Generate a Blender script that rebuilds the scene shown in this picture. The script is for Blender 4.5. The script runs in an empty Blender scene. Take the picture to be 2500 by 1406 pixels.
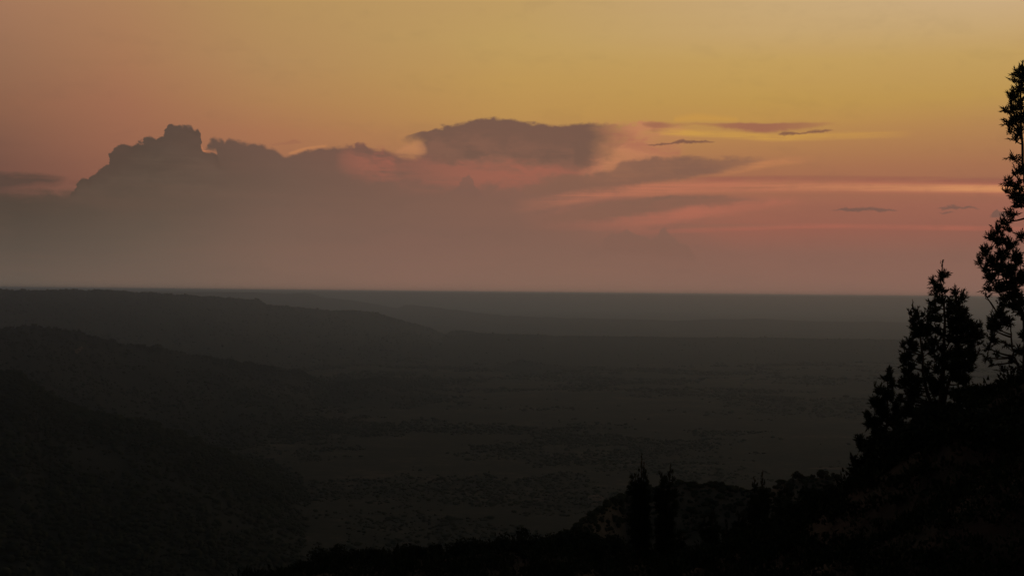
import bpy, math, random
import numpy as np

# ------------------------------------------------------------------ frame
F = 50.0 / 36.0 * 2500.0            # focal length in photograph pixels
EYE = 150.0                         # metres of the eye above the valley floor
ROLL = math.atan(24.5 / 2500.0)
PITCH = 11.2 / F
C_R = np.array([math.cos(ROLL), 0.0, math.sin(ROLL)])
C_F = np.array([0.0, math.cos(PITCH), math.sin(PITCH)])
C_R -= C_F * C_R.dot(C_F); C_R /= np.linalg.norm(C_R)
C_U = np.cross(C_R, C_F)
EYE_P = np.array([0.0, 0.0, EYE])

def ray(px, py):
    d = C_F + C_R * ((px - 1250.0) / F) - C_U * ((py - 703.0) / F)
    return d / np.linalg.norm(d)
def at(px, py, depth):
    """the place that many metres ahead of the eye in that direction"""
    d = ray(px, py)
    return EYE_P + d * (depth / d[1])
def uv(px, py):
    """heading and elevation, in units of 1/F radian"""
    d = ray(px, py)
    return math.atan2(d[0], d[1]) * F, math.asin(d[2]) * F

sc = bpy.context.scene
COL = sc.collection
cam_d = bpy.data.cameras.new('camera'); cam = bpy.data.objects.new('camera', cam_d); COL.objects.link(cam)
cam_d.lens = 50.0; cam_d.sensor_width = 36.0; cam_d.clip_start = 0.1; cam_d.clip_end = 60000.0
from mathutils import Matrix
cam.matrix_world = Matrix(((C_R[0], C_U[0], -C_F[0], 0), (C_R[1], C_U[1], -C_F[1], 0), (C_R[2], C_U[2], -C_F[2], EYE), (0, 0, 0, 1)))
sc.camera = cam
sc.render.engine = 'CYCLES'
sc.view_settings.view_transform = 'Standard'; sc.view_settings.look = 'None'
sc.view_settings.exposure = 0.0; sc.view_settings.gamma = 1.0; sc.view_settings.use_curve_mapping = False
cy = sc.cycles
cy.use_denoising = True
try: cy.denoiser = 'OPENIMAGEDENOISE'
except Exception: pass
cy.max_bounces = 8; cy.diffuse_bounces = 2; cy.glossy_bounces = 1; cy.volume_bounces = 6; cy.transparent_max_bounces = 8
cy.use_adaptive_sampling = True; cy.adaptive_threshold = 0.005

# ------------------------------------------------------------------ dusk sky
HAZE_DENSITY = 1.95e-4
HAZE_COLOR = (0.56, 0.77, 1.0)
HAZE_ANISO = 0.935
SKY_STRENGTH = 0.06

def lin(c):
    return tuple(((v / 255.0) / 12.92 if v <= 10 else ((v / 255.0 + 0.055) / 1.055) ** 2.4) for v in c)

world = bpy.data.worlds.new('World'); sc.world = world; world.use_nodes = True
NT = world.node_tree; NT.nodes.clear()
def nn(t, **k):
    n = NT.nodes.new(t)
    for a, b in k.items(): setattr(n, a, b)
    return n
def put(sock, v):
    if isinstance(v, bpy.types.NodeSocket): NT.links.new(v, sock)
    else: sock.default_value = v
def mth(op, a, b=None, c=None, clamp=False):
    n = nn('ShaderNodeMath', operation=op, use_clamp=clamp)
    put(n.inputs[0], a)
    if b is not None: put(n.inputs[1], b)
    if c is not None: put(n.inputs[2], c)
    return n.outputs[0]
def sstep(x, a, b, lo=0.0, hi=1.0):
    n = nn('ShaderNodeMapRange', interpolation_type='SMOOTHSTEP')
    put(n.inputs[0], x); put(n.inputs[1], a); put(n.inputs[2], b); put(n.inputs[3], lo); put(n.inputs[4], hi)
    return n.outputs[0]
def mixc(f, a, b):
    n = nn('ShaderNodeMix', data_type='RGBA', clamp_factor=True)
    put(n.inputs[0], f)
    for s, v in ((n.inputs[6], a), (n.inputs[7], b)):
        put(s, v if isinstance(v, bpy.types.NodeSocket) else (*v, 1.0))
    return n.outputs[2]
tc = nn('ShaderNodeTexCoord'); nrm = nn('ShaderNodeVectorMath', operation='NORMALIZE')
NT.links.new(tc.outputs['Generated'], nrm.inputs[0])
sep = nn('ShaderNodeSeparateXYZ'); NT.links.new(nrm.outputs[0], sep.inputs[0])
AZ = mth('MULTIPLY', mth('ARCTAN2', sep.outputs[0], sep.outputs[1]), F)
EL = mth('MULTIPLY', mth('ARCSINE', sep.outputs[2]), F)
def noise2(su, sv, detail, rough, off, dist=0.0):
    """cloud noise over heading and elevation, about -0.5 .. 0.5"""
    cb = nn('ShaderNodeCombineXYZ')
    put(cb.inputs[0], mth('MULTIPLY', AZ, 1.0 / su)); put(cb.inputs[1], mth('MULTIPLY', EL, 1.0 / sv)); cb.inputs[2].default_value = off
    t = nn('ShaderNodeTexNoise'); NT.links.new(cb.outputs[0], t.inputs['Vector'])
    t.inputs['Scale'].default_value = 1.0; t.inputs['Detail'].default_value = detail; t.inputs['Roughness'].default_value = rough
    t.inputs['Distortion'].default_value = dist
    return mth('SUBTRACT', t.outputs[0], 0.5)
N_BROAD = noise2(260, 60, 3, 0.55, 3.1)
N_MID = noise2(70, 34, 4, 0.6, 7.7, 0.4)
N_FINE = noise2(22, 18, 4, 0.62, 1.3)
N_STREAK = noise2(420, 16, 3, 0.5, 5.2)
N_FIBRE = noise2(240, 7, 5, 0.65, 2.6, 0.8)
# large cauliflower lobes
vcb = nn('ShaderNodeCombineXYZ')
put(vcb.inputs[0], mth('MULTIPLY_ADD', N_FINE, 0.5, mth('MULTIPLY', AZ, 1 / 34.0))); put(vcb.inputs[1], mth('MULTIPLY_ADD', N_FINE, 0.5, mth('MULTIPLY', EL, 1 / 30.0)))
vor = nn('ShaderNodeTexVoronoi', feature='SMOOTH_F1'); NT.links.new(vcb.outputs[0], vor.inputs['Vector']); vor.inputs['Scale'].default_value = 1.0
vor.inputs['Smoothness'].default_value = 0.4
N_LOBE = mth('SUBTRACT', 0.45, vor.outputs['Distance'])
AZ_F = mth('MULTIPLY_ADD', N_FINE, 24.0, AZ)
AZ_W = mth('MULTIPLY_ADD', N_BROAD, 70.0, mth('MULTIPLY_ADD', N_MID, 60.0, AZ))

def curve(pts, u, conv=True, lo=None, hi=None, y0=-60.0, y1=1000.0, kind='VECTOR'):
    """a piecewise course: pts are photograph places (conv) or (heading px, value)"""
    q = [uv(*p) for p in pts] if conv else [(uv(p[0], 715)[0], p[1]) for p in pts]
    q.sort()
    lo = q[0][0] if lo is None else lo; hi = q[-1][0] if hi is None else hi
    n = nn('ShaderNodeFloatCurve')
    cm = n.mapping; cm.use_clip = True; cm.extend = 'HORIZONTAL'
    cv = cm.curves[0]
    P = [((a - lo) / (hi - lo), (b - y0) / (y1 - y0)) for a, b in q]
    while len(cv.points) < len(P): cv.points.new(0.5, 0.5)
    for pt, (a, b) in zip(cv.points, P):
        pt.location = (min(1, max(0, a)), min(1, max(0, b))); pt.handle_type = kind
    cm.update()
    r = nn('ShaderNodeMapRange'); put(r.inputs[0], u); put(r.inputs[1], lo); put(r.inputs[2], hi); r.clamp = True
    NT.links.new(mth('ADD', r.outputs[0], 0.0, clamp=True), n.inputs['Value'])
    return mth('MULTIPLY_ADD', n.outputs[0], y1 - y0, y0)

def ramp(stops):
    """colour by elevation; stops (elevation px, sRGB)"""
    n = nn('ShaderNodeValToRGB'); n.color_ramp.interpolation = 'B_SPLINE' if False else 'LINEAR'
    r = nn('ShaderNodeMapRange'); put(r.inputs[0], EL); r.inputs[1].default_value = 0; r.inputs[2].default_value = 1600
    NT.links.new(r.outputs[0], n.inputs[0])
    els = n.color_ramp.elements
    stops = sorted(stops)
    while len(els) < len(stops): els.new(0.5)
    for e, (v, c) in zip(els, stops):
        e.position = v / 1600.0; e.color = (*lin(c), 1.0)
    return n.outputs[0]
def grid(cols, above=None):
    out = None
    for x, st in cols:
        s = [(max(0.0, uv(x, y)[1]), c) for y, c in st]
        if above: s = s + above
        r = ramp(s)
        u = uv(x, 400)[0]
        if out is None: out = r
        else:
            m = nn('ShaderNodeMapRange'); put(m.inputs[0], AZ); m.inputs[1].default_value = pu; m.inputs[2].default_value = u
            out = mixc(m.outputs[0], out, r)
        pu = u
    return out
ABOVE = [(1050, (176, 160, 138)), (1600, (128, 124, 122))]
clear = grid([
    (0, [(0, (163, 119, 90)), (150, (149, 108, 82)), (250, (142, 99, 76)), (350, (124, 87, 71)), (430, (116, 80, 68)), (480, (104, 76, 66)), (600, (94, 80, 70)), (705, (102, 89, 78))]),
    (300, [(0, (172, 128, 91)), (150, (166, 118, 85)), (250, (159, 108, 81)), (350, (151, 101, 78)), (450, (139, 92, 75)), (600, (112, 90, 77)), (706, (114, 96, 83))]),
    (650, [(0, (181, 143, 93)), (150, (177, 136, 90)), (250, (174, 127, 84)), (320, (169, 116, 82)), (380, (164, 111, 81)), (450, (146, 100, 80)), (600, (120, 95, 81)), (709, (127, 100, 86))]),
    (1250, [(0, (190, 155, 99)), (100, (191, 156, 95)), (200, (190, 150, 86)), (280, (187, 143, 82)), (350, (180, 130, 82)), (450, (152, 102, 82)), (600, (131, 97, 83)), (714, (134, 103, 88))]),
    (1850, [(0, (199, 167, 119)), (80, (198, 164, 111)), (150, (195, 158, 93)), (250, (190, 149, 80)), (300, (188, 142, 78)), (350, (178, 127, 80)), (420, (166, 111, 80)), (500, (156, 101, 81)), (560, (150, 96, 80)), (620, (137, 98, 84)), (720, (135, 102, 88))]),
    (2450, [(0, (203, 172, 129)), (60, (199, 166, 116)), (130, (194, 158, 96)), (230, (188, 148, 82)), (300, (179, 132, 82)), (400, (165, 112, 80)), (500, (156, 100, 82)), (560, (146, 95, 80)), (620, (137, 98, 84)), (726, (136, 102, 89))]),
], ABOVE)
bank = grid([
    (50, [(400, (88, 68, 59)), (450, (84, 68, 58)), (520, (83, 71, 61)), (600, (91, 79, 69)), (703, (104, 90, 79))]),
    (380, [(300, (92, 75, 65)), (400, (89, 73, 62)), (500, (96, 80, 68)), (600, (104, 88, 76)), (706, (114, 95, 83))]),
    (680, [(340, (111, 84, 72)), (450, (111, 87, 74)), (550, (117, 92, 79)), (709, (127, 100, 86))]),
    (1000, [(370, (122, 88, 75)), (500, (124, 93, 79)), (600, (127, 96, 83)), (712, (133, 102, 88))]),
    (1400, [(440, (130, 94, 80)), (560, (128, 95, 81)), (716, (135, 103, 88))]),
    (1800, [(560, (140, 96, 81)), (620, (134, 97, 83)), (720, (135, 102, 88))]),
])
sky_c = clear

def over(color, mask):
    global sky_c
    sky_c = mixc(mask, sky_c, color)
def band(color, top, bot, st=6.0, sb=6.0, rough=0.0, fine=0.0, streak=0.0, op=1.0, opc=None, u=None, lobe=0.0, tex=0.0):
    """a cloud between two courses, its edges ragged by the noises"""
    u = AZ if u is None else u
    v = EL
    if rough: v = mth('MULTIPLY_ADD', N_MID, -rough * 2.2, v)
    if fine: v = mth('MULTIPLY_ADD', N_FINE, -fine * 3.2, v)
    if streak: v = mth('MULTIPLY_ADD', N_STREAK, -streak * 2.2, v)
    if lobe: v = mth('MULTIPLY_ADD', N_LOBE, -lobe * 1.6, v)
    m = None
    if top is not None:
        m = sstep(mth('SUBTRACT', curve(top, u), v), -st, st)
    if bot is not None:
        k = sstep(mth('SUBTRACT', v, curve(bot, u)), -sb, sb)
        m = k if m is None else mth('MULTIPLY', m, k)
    if opc is not None: m = mth('MULTIPLY', m, curve(opc, u, conv=False, y0=0.0, y1=1.0, kind='AUTO_CLAMPED'))
    xs = [p[0] for p in (top or []) + (bot or [])]
    if min(xs) > -20: lo = uv(min(xs), 715)[0]; m = mth('MULTIPLY', m, sstep(u, lo - 4, lo + 8))
    if max(xs) < 2520: hi = uv(max(xs), 715)[0]; m = mth('MULTIPLY', m, sstep(u, hi - 8, hi + 4, 1.0, 0.0))
    if tex: m = mth('MULTIPLY', m, mth('MULTIPLY_ADD', mth('ADD', mth('MULTIPLY_ADD', N_FIBRE, .6, N_MID), mth('MULTIPLY', N_BROAD, .8)), 3.2 * tex, 1.0 - .35 * tex, clamp=True))
    if op != 1.0: m = mth('MULTIPLY', m, op)
    over(color if isinstance(color, bpy.types.NodeSocket) else lin(color), m)
def streak(color, mid, half, soft, opc, wob=0.0):
    """a long thin cloud along a course"""
    v = EL if not wob else mth('MULTIPLY_ADD', N_STREAK, -wob, EL)
    d = mth('ABSOLUTE', mth('SUBTRACT', v, curve(mid, AZ, kind='AUTO_CLAMPED')))
    m = sstep(d, half + soft, max(0.0, half - soft * 0.3))
    m = mth('MULTIPLY', m, curve(opc, AZ, conv=False, y0=0.0, y1=1.0, kind='AUTO_CLAMPED'))
    m = mth('MULTIPLY', m, mth('MULTIPLY_ADD', mth('ADD', N_FIBRE, mth('MULTIPLY', N_MID, .5)), 2.4, .82, clamp=True))
    over(lin(color), m)

# wide bank, its soft far end
band(bank, [(-60, 470), (0, 470), (200, 468), (700, 400), (850, 385), (960, 382), (1010, 384), (1040, 352), (1100, 335), (1400, 335), (1450, 400), (1560, 480), (1700, 560), (1850, 660), (2000, 720)], None, st=26, rough=34, streak=20,
     opc=[(-60, 1), (0, 1), (1000, 1), (1250, .85), (1440, .7), (1650, .6), (1850, .3), (2000, 0)])
# pale break and dark wisp at the far left
band((86, 69, 60), [(-60, 422), (0, 425), (70, 427), (140, 431), (168, 440)], [(-60, 470), (0, 462), (60, 452), (120, 448), (168, 442)], st=9, sb=9, rough=14, streak=8,
     opc=[(-60, .9), (100, .85), (140, .6), (170, 0)])
# cumulus tower and the row of heads to its right
tower = [(165, 470), (182, 461), (205, 432), (222, 424), (236, 425), (264, 404), (267, 374), (284, 358), (306, 350), (322, 354), (345, 343), (362, 336), (384, 339), (389, 332), (399, 330), (409, 311), (419, 303),
         (438, 304), (449, 309), (466, 310), (476, 317), (488, 319), (490, 350), (495, 367), (512, 371), (528, 378), (560, 386), (640, 394), (740, 430)]
band(bank, tower, None, st=3.0, fine=6, lobe=13, u=AZ_F)
band((112, 92, 78), [(p[0], p[1] + 10) for p in tower], [(165, 480), (300, 470), (560, 480), (740, 470)], st=16, sb=40, fine=10, lobe=16, op=.2, tex=1.0)
band((78, 62, 53), [(p[0], p[1] + 2) for p in tower], [(165, 472), (270, 420), (400, 352), (490, 372), (560, 420), (740, 440)], st=4, sb=22, fine=10, lobe=10, op=.4, tex=.6, u=AZ_F)
band(bank, [(498, 366), (508, 353), (522, 340), (541, 337), (547, 347), (575, 344), (602, 348), (640, 352), (668, 362), (694, 380), (740, 400), (790, 440)], [(498, 365), (512, 364), (527, 368), (536, 400), (600, 470), (700, 500), (790, 500)], st=6, sb=8, fine=8, lobe=10, u=AZ_F)
band(bank, [(680, 392), (704, 378), (758, 363), (830, 360), (864, 358), (872, 349), (888, 349), (897, 360), (948, 371), (985, 384), (1020, 400), (1060, 440)], [(680, 396), (740, 420), (800, 460), (900, 470), (1060, 450)], st=6, sb=22, rough=8, fine=6, lobe=6, u=AZ_F)
band((160, 108, 80), [(655, 352), (700, 346), (718, 341), (735, 346)], [(655, 356), (700, 352), (735, 349)], st=3, sb=3, streak=6, op=.8)
band((196, 132, 86), [(700, 372), (750, 359), (795, 354)], [(700, 379), (750, 367), (795, 361)], st=3, sb=4, rough=6, op=.55)
streak((206, 128, 84), [(490, 352), (497, 368), (512, 372)], 2.0, 2.0, [(488, 0), (493, .8), (505, .6), (514, 0)])
# rosy light in the broken middle of the bank
band((158, 98, 80), [(810, 400), (840, 372), (900, 372), (960, 380), (1020, 385), (1100, 390), (1200, 372), (1300, 398), (1420, 400), (1470, 395)],
     [(810, 410), (850, 425), (940, 440), (1020, 455), (1100, 462), (1200, 462), (1300, 450), (1400, 435), (1470, 425)], st=22, sb=20, rough=40, fine=6,
     opc=[(810, 0), (860, .55), (930, .75), (980, .35), (1060, .55), (1180, .8), (1300, .9), (1400, .85), (1470, .7)], tex=.7)
band((172, 98, 80), [(905, 380), (935, 365), (965, 395)], [(905, 400), (935, 432), (965, 405)], st=18, sb=18, rough=26, op=.5, tex=.9)
# plume of rosy cloud to the right of the flat-topped cloud
band((192, 126, 92), [(1400, 312), (1480, 303), (1560, 302), (1640, 300), (1690, 312)], [(1400, 440), (1480, 436), (1560, 420), (1640, 395), (1690, 340)], st=10, sb=30, rough=34, tex=.55,
     opc=[(1400, 0), (1450, .55), (1500, .75), (1560, .8), (1620, .6), (1690, 0)])
band((171, 109, 84), [(1455, 320), (1500, 318), (1545, 338), (1600, 340), (1660, 355)], [(1455, 345), (1500, 350), (1545, 372), (1600, 384), (1660, 392)], st=16, sb=18, rough=44, fine=6, op=.75, tex=.8)
# flat-topped dark cloud
band((118, 88, 74), [(965, 341), (985, 333), (1005, 325), (1040, 318), (1075, 306), (1140, 300), (1160, 293), (1205, 290), (1250, 294), (1285, 299), (1340, 302), (1420, 303), (1500, 304), (1560, 304)],
     [(965, 345), (1005, 343), (1035, 352), (1060, 380), (1110, 402), (1170, 380), (1220, 378), (1270, 398), (1350, 404), (1440, 412), (1500, 380), (1560, 330)], st=5, sb=16, rough=14, fine=5,
     opc=[(965, .0), (1000, .75), (1040, 1), (1420, 1), (1445, .85), (1480, .45), (1530, .12), (1560, 0)], u=AZ_W)
band((140, 98, 80), [(1040, 340), (1120, 335), (1250, 345), (1400, 360)], [(1040, 372), (1120, 400), (1250, 396), (1400, 408)], st=24, sb=12, rough=30, op=.45, tex=1.0)
band((196, 134, 92), [(960, 372), (1000, 352), (1026, 348), (1040, 360)], [(960, 378), (1000, 372), (1026, 378), (1040, 372)], st=8, sb=8, rough=14, op=.5, tex=.5)
# low head poking out of the haze
band((124, 92, 79), [(1108, 474), (1117, 450), (1125, 442), (1130, 433), (1140, 429), (1147, 423), (1151, 433), (1157, 441), (1162, 457), (1178, 474)], [(1108, 470), (1145, 482), (1178, 474)], st=4, sb=16, fine=7, lobe=7, op=.75, u=AZ_F)
# warm streaks and dark wedges to the right
streak((186, 115, 88), [(1240, 508), (1350, 492), (1450, 474), (1550, 464), (1700, 456), (1850, 453), (2100, 455), (2600, 461)], 10.5, 12, [(1240, 0), (1350, .34), (1500, .72), (1700, .8), (2000, .66), (2600, .8)], 6)
streak((208, 141, 96), [(1800, 456), (2100, 458), (2600, 462)], 5, 7, [(1800, 0), (2050, .35), (2250, .65), (2400, .95), (2600, .95)])
streak((146, 90, 77), [(1650, 440), (1850, 437), (2100, 438), (2600, 443)], 4, 8, [(1650, 0), (1800, .6), (2100, .6), (2380, .75), (2600, .75)])
band((131, 95, 78), [(1270, 466), (1330, 438), (1390, 424), (1440, 430), (1500, 408), (1520, 392), (1600, 388), (1700, 384), (1800, 386), (1890, 392)],
     [(1270, 480), (1340, 474), (1450, 464), (1550, 455), (1650, 440), (1740, 424), (1830, 405), (1890, 394)], st=8, sb=10, rough=16, fine=4, streak=8, tex=.22,
     opc=[(1270, .3), (1380, .8), (1550, .9), (1700, .95), (1800, .7), (1850, .45), (1890, 0)])
streak((197, 130, 86), [(1740, 428), (1830, 408), (1900, 396), (2000, 388)], 5, 9, [(1740, 0), (1840, .55), (1910, .5), (2000, 0)])
band((175, 106, 85), [(1260, 520), (1400, 505), (1500, 490), (1700, 480), (1850, 486), (1980, 486)], [(1260, 560), (1400, 560), (1550, 560), (1700, 535), (1850, 510), (1980, 490)], st=12, sb=14, rough=14, streak=10,
     opc=[(1260, 0), (1400, .25), (1550, .5), (1700, .85), (1850, .8), (1980, 0)], tex=.35)
band((129, 95, 79), [(1320, 530), (1400, 510), (1480, 494), (1560, 484), (1640, 479), (1750, 477), (1830, 482), (1890, 486)], [(1320, 548), (1400, 541), (1480, 533), (1580, 524), (1680, 508), (1780, 498), (1890, 488)],
     st=7, sb=9, rough=12, streak=8, tex=.22, opc=[(1320, .2), (1420, .75), (1600, .95), (1740, .85), (1830, .5), (1890, 0)])
band((143, 98, 81), [(1650, 552), (1760, 546), (1830, 547), (1960, 550)], [(1650, 560), (1760, 560), (1850, 557), (1960, 552)], st=5, sb=4, streak=6, op=.7)
streak((170, 101, 83), [(1450, 575), (1700, 562), (1850, 556), (2000, 552), (2200, 555), (2600, 560)], 3, 6, [(1450, 0), (1700, .4), (1900, .6), (2000, .8), (2300, .75), (2600, .7)], 3)
# low heads in the haze
band((129, 95, 81), [(1470, 585), (1495, 570), (1512, 567), (1525, 560), (1533, 556), (1545, 566), (1562, 574), (1590, 582), (1608, 570), (1613, 558), (1622, 556), (1632, 566), (1645, 584), (1680, 600), (1700, 625)],
     [(1470, 600), (1600, 620), (1700, 630)], st=4, sb=26, fine=8, lobe=6, op=.85)
# upper right: mauve smear, yellow gaps, thin dark wisps
streak((208, 157, 74), [(1600, 322), (1680, 325), (1800, 331), (1900, 337), (2050, 332), (2230, 327)], 4.5, 8, [(1600, 0), (1660, .75), (1760, .62), (1900, .72), (2050, .42), (2130, .38), (2230, 0)], 4)
band((205, 152, 72), [(1640, 288), (1700, 279), (1800, 290)], [(1640, 298), (1700, 296), (1800, 296)], st=8, sb=5, op=.5)
band((158, 103, 80), [(1560, 304), (1590, 298), (1615, 298), (1680, 302), (1740, 302), (1800, 303), (1880, 299), (1960, 297), (2050, 303)], [(1560, 306), (1595, 314), (1680, 306), (1740, 308), (1800, 320), (1870, 324), (1950, 316), (2050, 306)],
     st=5, sb=5, rough=9, streak=6, opc=[(1560, .3), (1600, .85), (1660, .4), (1720, .6), (1840, .95), (1940, .75), (2050, 0)])
band((121, 84, 70), [(1575, 354), (1610, 350), (1640, 349), (1655, 343), (1668, 340), (1690, 343), (1742, 346)], [(1575, 355), (1610, 355), (1640, 353), (1668, 349), (1700, 349), (1742, 348)], st=2.5, sb=2.5, fine=4, op=.9)
band((124, 85, 70), [(1895, 329), (1920, 322), (1960, 324), (1985, 320), (2015, 317), (2030, 318)], [(1895, 330), (1920, 330), (1960, 327), (1990, 325), (2030, 320)], st=2.5, sb=2.5, fine=4, op=.85)
# small grey puffs low on the right
for (x0, x1, yb, h) in ((2028, 2192, 514, 9), (2285, 2392, 508, 6), (2290, 2330, 518, 2.5), (2414, 2466, 529, 17), (1742, 2762, 341, 0)):
    if h <= 0: continue
    w = x1 - x0
    band((118, 88, 77), [(x0, yb), (x0 + .2 * w, yb - .6 * h), (x0 + .38 * w, yb - h), (x0 + .55 * w, yb - .6 * h), (x0 + .75 * w, yb - .75 * h), (x1, yb)], [(x0, yb + 1), (x0 + .5 * w, yb + 2), (x1, yb + 1)],
         st=2.5, sb=2.5, fine=6, op=.85)
# faint unevenness of the bank and the high haze
sky_c = mixc(sstep(mth('ADD', N_BROAD, mth('MULTIPLY', N_STREAK, .5)), -0.15, 0.3, 0.0, 0.07), sky_c, mixc(.5, sky_c, lin((168, 108, 88))))
sky_c = mixc(sstep(mth('ADD', N_BROAD, N_MID), 0.0, -0.35, 0.0, 0.10), sky_c, mixc(.6, sky_c, lin((96, 78, 70))))

st = nn('ShaderNodeTexSky', sky_type='NISHITA', sun_disc=False)
st.sun_elevation = math.radians(0.6); st.sun_rotation = math.radians(28.0); st.altitude = 900; st.dust_density = 4.0; st.air_density = 1.2
bg_s = nn('ShaderNodeBackground'); NT.links.new(st.outputs[0], bg_s.inputs[0]); bg_s.inputs[1].default_value = SKY_STRENGTH
bg_c = nn('ShaderNodeBackground'); NT.links.new(sky_c, bg_c.inputs[0]); bg_c.inputs[1].default_value = 1.0
front = sstep(mth('ABSOLUTE', mth('ADD', AZ, -900.0)), 3200.0, 7600.0, 1.0, 0.0)
low = sstep(EL, 900.0, 2600.0, 1.0, 0.0)
mx = nn('ShaderNodeMixShader'); put(mx.inputs[0], mth('MULTIPLY', front, low)); NT.links.new(bg_s.outputs[0], mx.inputs[1]); NT.links.new(bg_c.outputs[0], mx.inputs[2])
wo = nn('ShaderNodeOutputWorld'); NT.links.new(mx.outputs[0], wo.inputs[0])
world.cycles.sampling_method = 'MANUAL'; world.cycles.sample_map_resolution = 1024

# ------------------------------------------------------------------ helpers
rng = np.random.default_rng(11); random.seed(5)

def _hash(ix, iy, seed):
    h = (ix.astype(np.int64) * 374761393 + iy.astype(np.int64) * 668265263 + seed * 1442695041) & 0xffffffff
    h = ((h ^ (h >> 13)) * 1274126177) & 0xffffffff
    return ((h ^ (h >> 16)) & 0xffff) / 65535.0
def vnoise(x, y, seed=0):
    ix = np.floor(x); iy = np.floor(y); fx = x - ix; fy = y - iy
    fx = fx * fx * (3 - 2 * fx); fy = fy * fy * (3 - 2 * fy)
    a = _hash(ix, iy, seed); b = _hash(ix + 1, iy, seed); c = _hash(ix, iy + 1, seed); d = _hash(ix + 1, iy + 1, seed)
    return (a * (1 - fx) + b * fx) * (1 - fy) + (c * (1 - fx) + d * fx) * fy - 0.5
def fbm(x, y, seed=0, octs=4, gain=0.5):
    r = 0; a = 1.0
    for k in range(octs):
        r = r + a * vnoise(x * 2 ** k + 17.3 * k, y * 2 ** k - 9.1 * k, seed + k); a *= gain
    return r

def mesh(name, V, T, mat, parent=None, loc=None, smooth=False):
    """one mesh object from vertex and triangle (or quad) arrays, in world places; loc makes it local"""
    V = np.asarray(V, dtype=np.float64).reshape(-1, 3); T = np.asarray(T, dtype=np.int32)
    if loc is not None: V = V - np.asarray(loc)
    me = bpy.data.meshes.new(name)
    k = T.shape[1]
    me.vertices.add(len(V)); me.vertices.foreach_set('co', V.astype(np.float32).ravel())
    me.loops.add(T.size); me.loops.foreach_set('vertex_index', T.ravel())
    me.polygons.add(len(T)); me.polygons.foreach_set('loop_start', np.arange(0, T.size, k, dtype=np.int32))
    me.update(calc_edges=True); me.validate()
    if smooth: me.polygons.foreach_set('use_smooth', np.ones(len(me.polygons), dtype=bool))
    me.materials.append(mat)
    o = bpy.data.objects.new(name, me); COL.objects.link(o)
    if parent is not None: o.parent = parent
    return o
class Acc:
    """collects triangles of several shapes for one mesh"""
    def __init__(s): s.v = []; s.t = []; s.n = 0
    def add(s, V, T):
        if len(V): s.v.append(np.asarray(V, float)); s.t.append(np.asarray(T, int) + s.n); s.n += len(V)
    def obj(s, name, mat, parent=None, loc=None, smooth=False):
        return mesh(name, np.concatenate(s.v), np.concatenate(s.t), mat, parent, loc, smooth) if s.n else None
def tube(P, R, sides=6):
    P = np.asarray(P, float); R = np.asarray(R, float); n = len(P)
    D = np.gradient(P, axis=0); D /= np.linalg.norm(D, axis=1)[:, None] + 1e-12
    ref = np.array([0.3, 1.0, 0.1]); A = np.cross(D, ref); A /= np.linalg.norm(A, axis=1)[:, None] + 1e-9
    B = np.cross(D, A)
    th = np.arange(sides) / sides * 2 * math.pi
    V = P[:, None, :] + R[:, None, None] * (np.cos(th)[None, :, None] * A[:, None, :] + np.sin(th)[None, :, None] * B[:, None, :])
    V = V.reshape(-1, 3); T = []
    for i in range(n - 1):
        for j in range(sides):
            a = i * sides + j; b = i * sides + (j + 1) % sides
            T += [(a, b, b + sides), (a, b + sides, a + sides)]
    for j in range(1, sides - 1):
        T.append((0, j + 1, j)); T.append(((n - 1) * sides, (n - 1) * sides + j, (n - 1) * sides + j + 1))
    return V, np.array(T)
def empty(name, loc, label, cat, group=None):
    o = bpy.data.objects.new(name, None); COL.objects.link(o); o.location = loc; o.empty_display_size = 0.3
    o['label'] = label; o['category'] = cat
    if group: o['group'] = group
    return o
def struct(o, kind='structure'):
    o['kind'] = kind; return o

def material(name, a, b, scales, rough=0.95, bump=0.0, c=None, pos=(0.42, 0.6)):
    """matt natural surface: two or three colours broken up by noise of several sizes in metres"""
    m = bpy.data.materials.new(name); m.use_nodes = True; t = m.node_tree; t.nodes.clear(); L = t.links.new
    out = t.nodes.new('ShaderNodeOutputMaterial'); p = t.nodes.new('ShaderNodeBsdfPrincipled'); L(p.outputs[0], out.inputs[0])
    p.inputs['Roughness'].default_value = rough; p.inputs['Specular IOR Level'].default_value = 0.08
    g = t.nodes.new('ShaderNodeNewGeometry')
    val = None; last = None
    for s, w in scales:
        n = t.nodes.new('ShaderNodeTexNoise'); L(g.outputs['Position'], n.inputs['Vector']); n.inputs['Scale'].default_value = 1.0 / s
        n.inputs['Detail'].default_value = 4; n.inputs['Roughness'].default_value = 0.6
        k = t.nodes.new('ShaderNodeMath'); k.operation = 'MULTIPLY_ADD'; L(n.outputs[0], k.inputs[0]); k.inputs[1].default_value = w
        if val is None: k.inputs[2].default_value = 0
        else: L(val, k.inputs[2])
        val = k.outputs[0]; last = n
    r = t.nodes.new('ShaderNodeValToRGB'); L(val, r.inputs[0]); e = r.color_ramp.elements
    e[0].position = pos[0]; e[0].color = (*a, 1); e[1].position = pos[1]; e[1].color = (*b, 1)
    if c: q = e.new(min(0.98, pos[1] + 0.12)); q.color = (*c, 1)
    L(r.outputs[0], p.inputs['Base Color'])
    if bump:
        bn = t.nodes.new('ShaderNodeBump'); L(last.outputs[0], bn.inputs['Height']); bn.inputs['Strength'].default_value = 0.6; bn.inputs['Distance'].default_value = bump
        L(bn.outputs[0], p.inputs['Normal'])
    return m
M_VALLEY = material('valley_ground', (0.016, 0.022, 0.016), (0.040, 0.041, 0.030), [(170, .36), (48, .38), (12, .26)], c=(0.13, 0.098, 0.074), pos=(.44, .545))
M_RIDGE = material('ridge_ground', (0.014, 0.018, 0.014), (0.027, 0.029, 0.023), [(220, .45), (60, .33), (12, .22)], c=(0.05, 0.042, 0.036))
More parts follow.
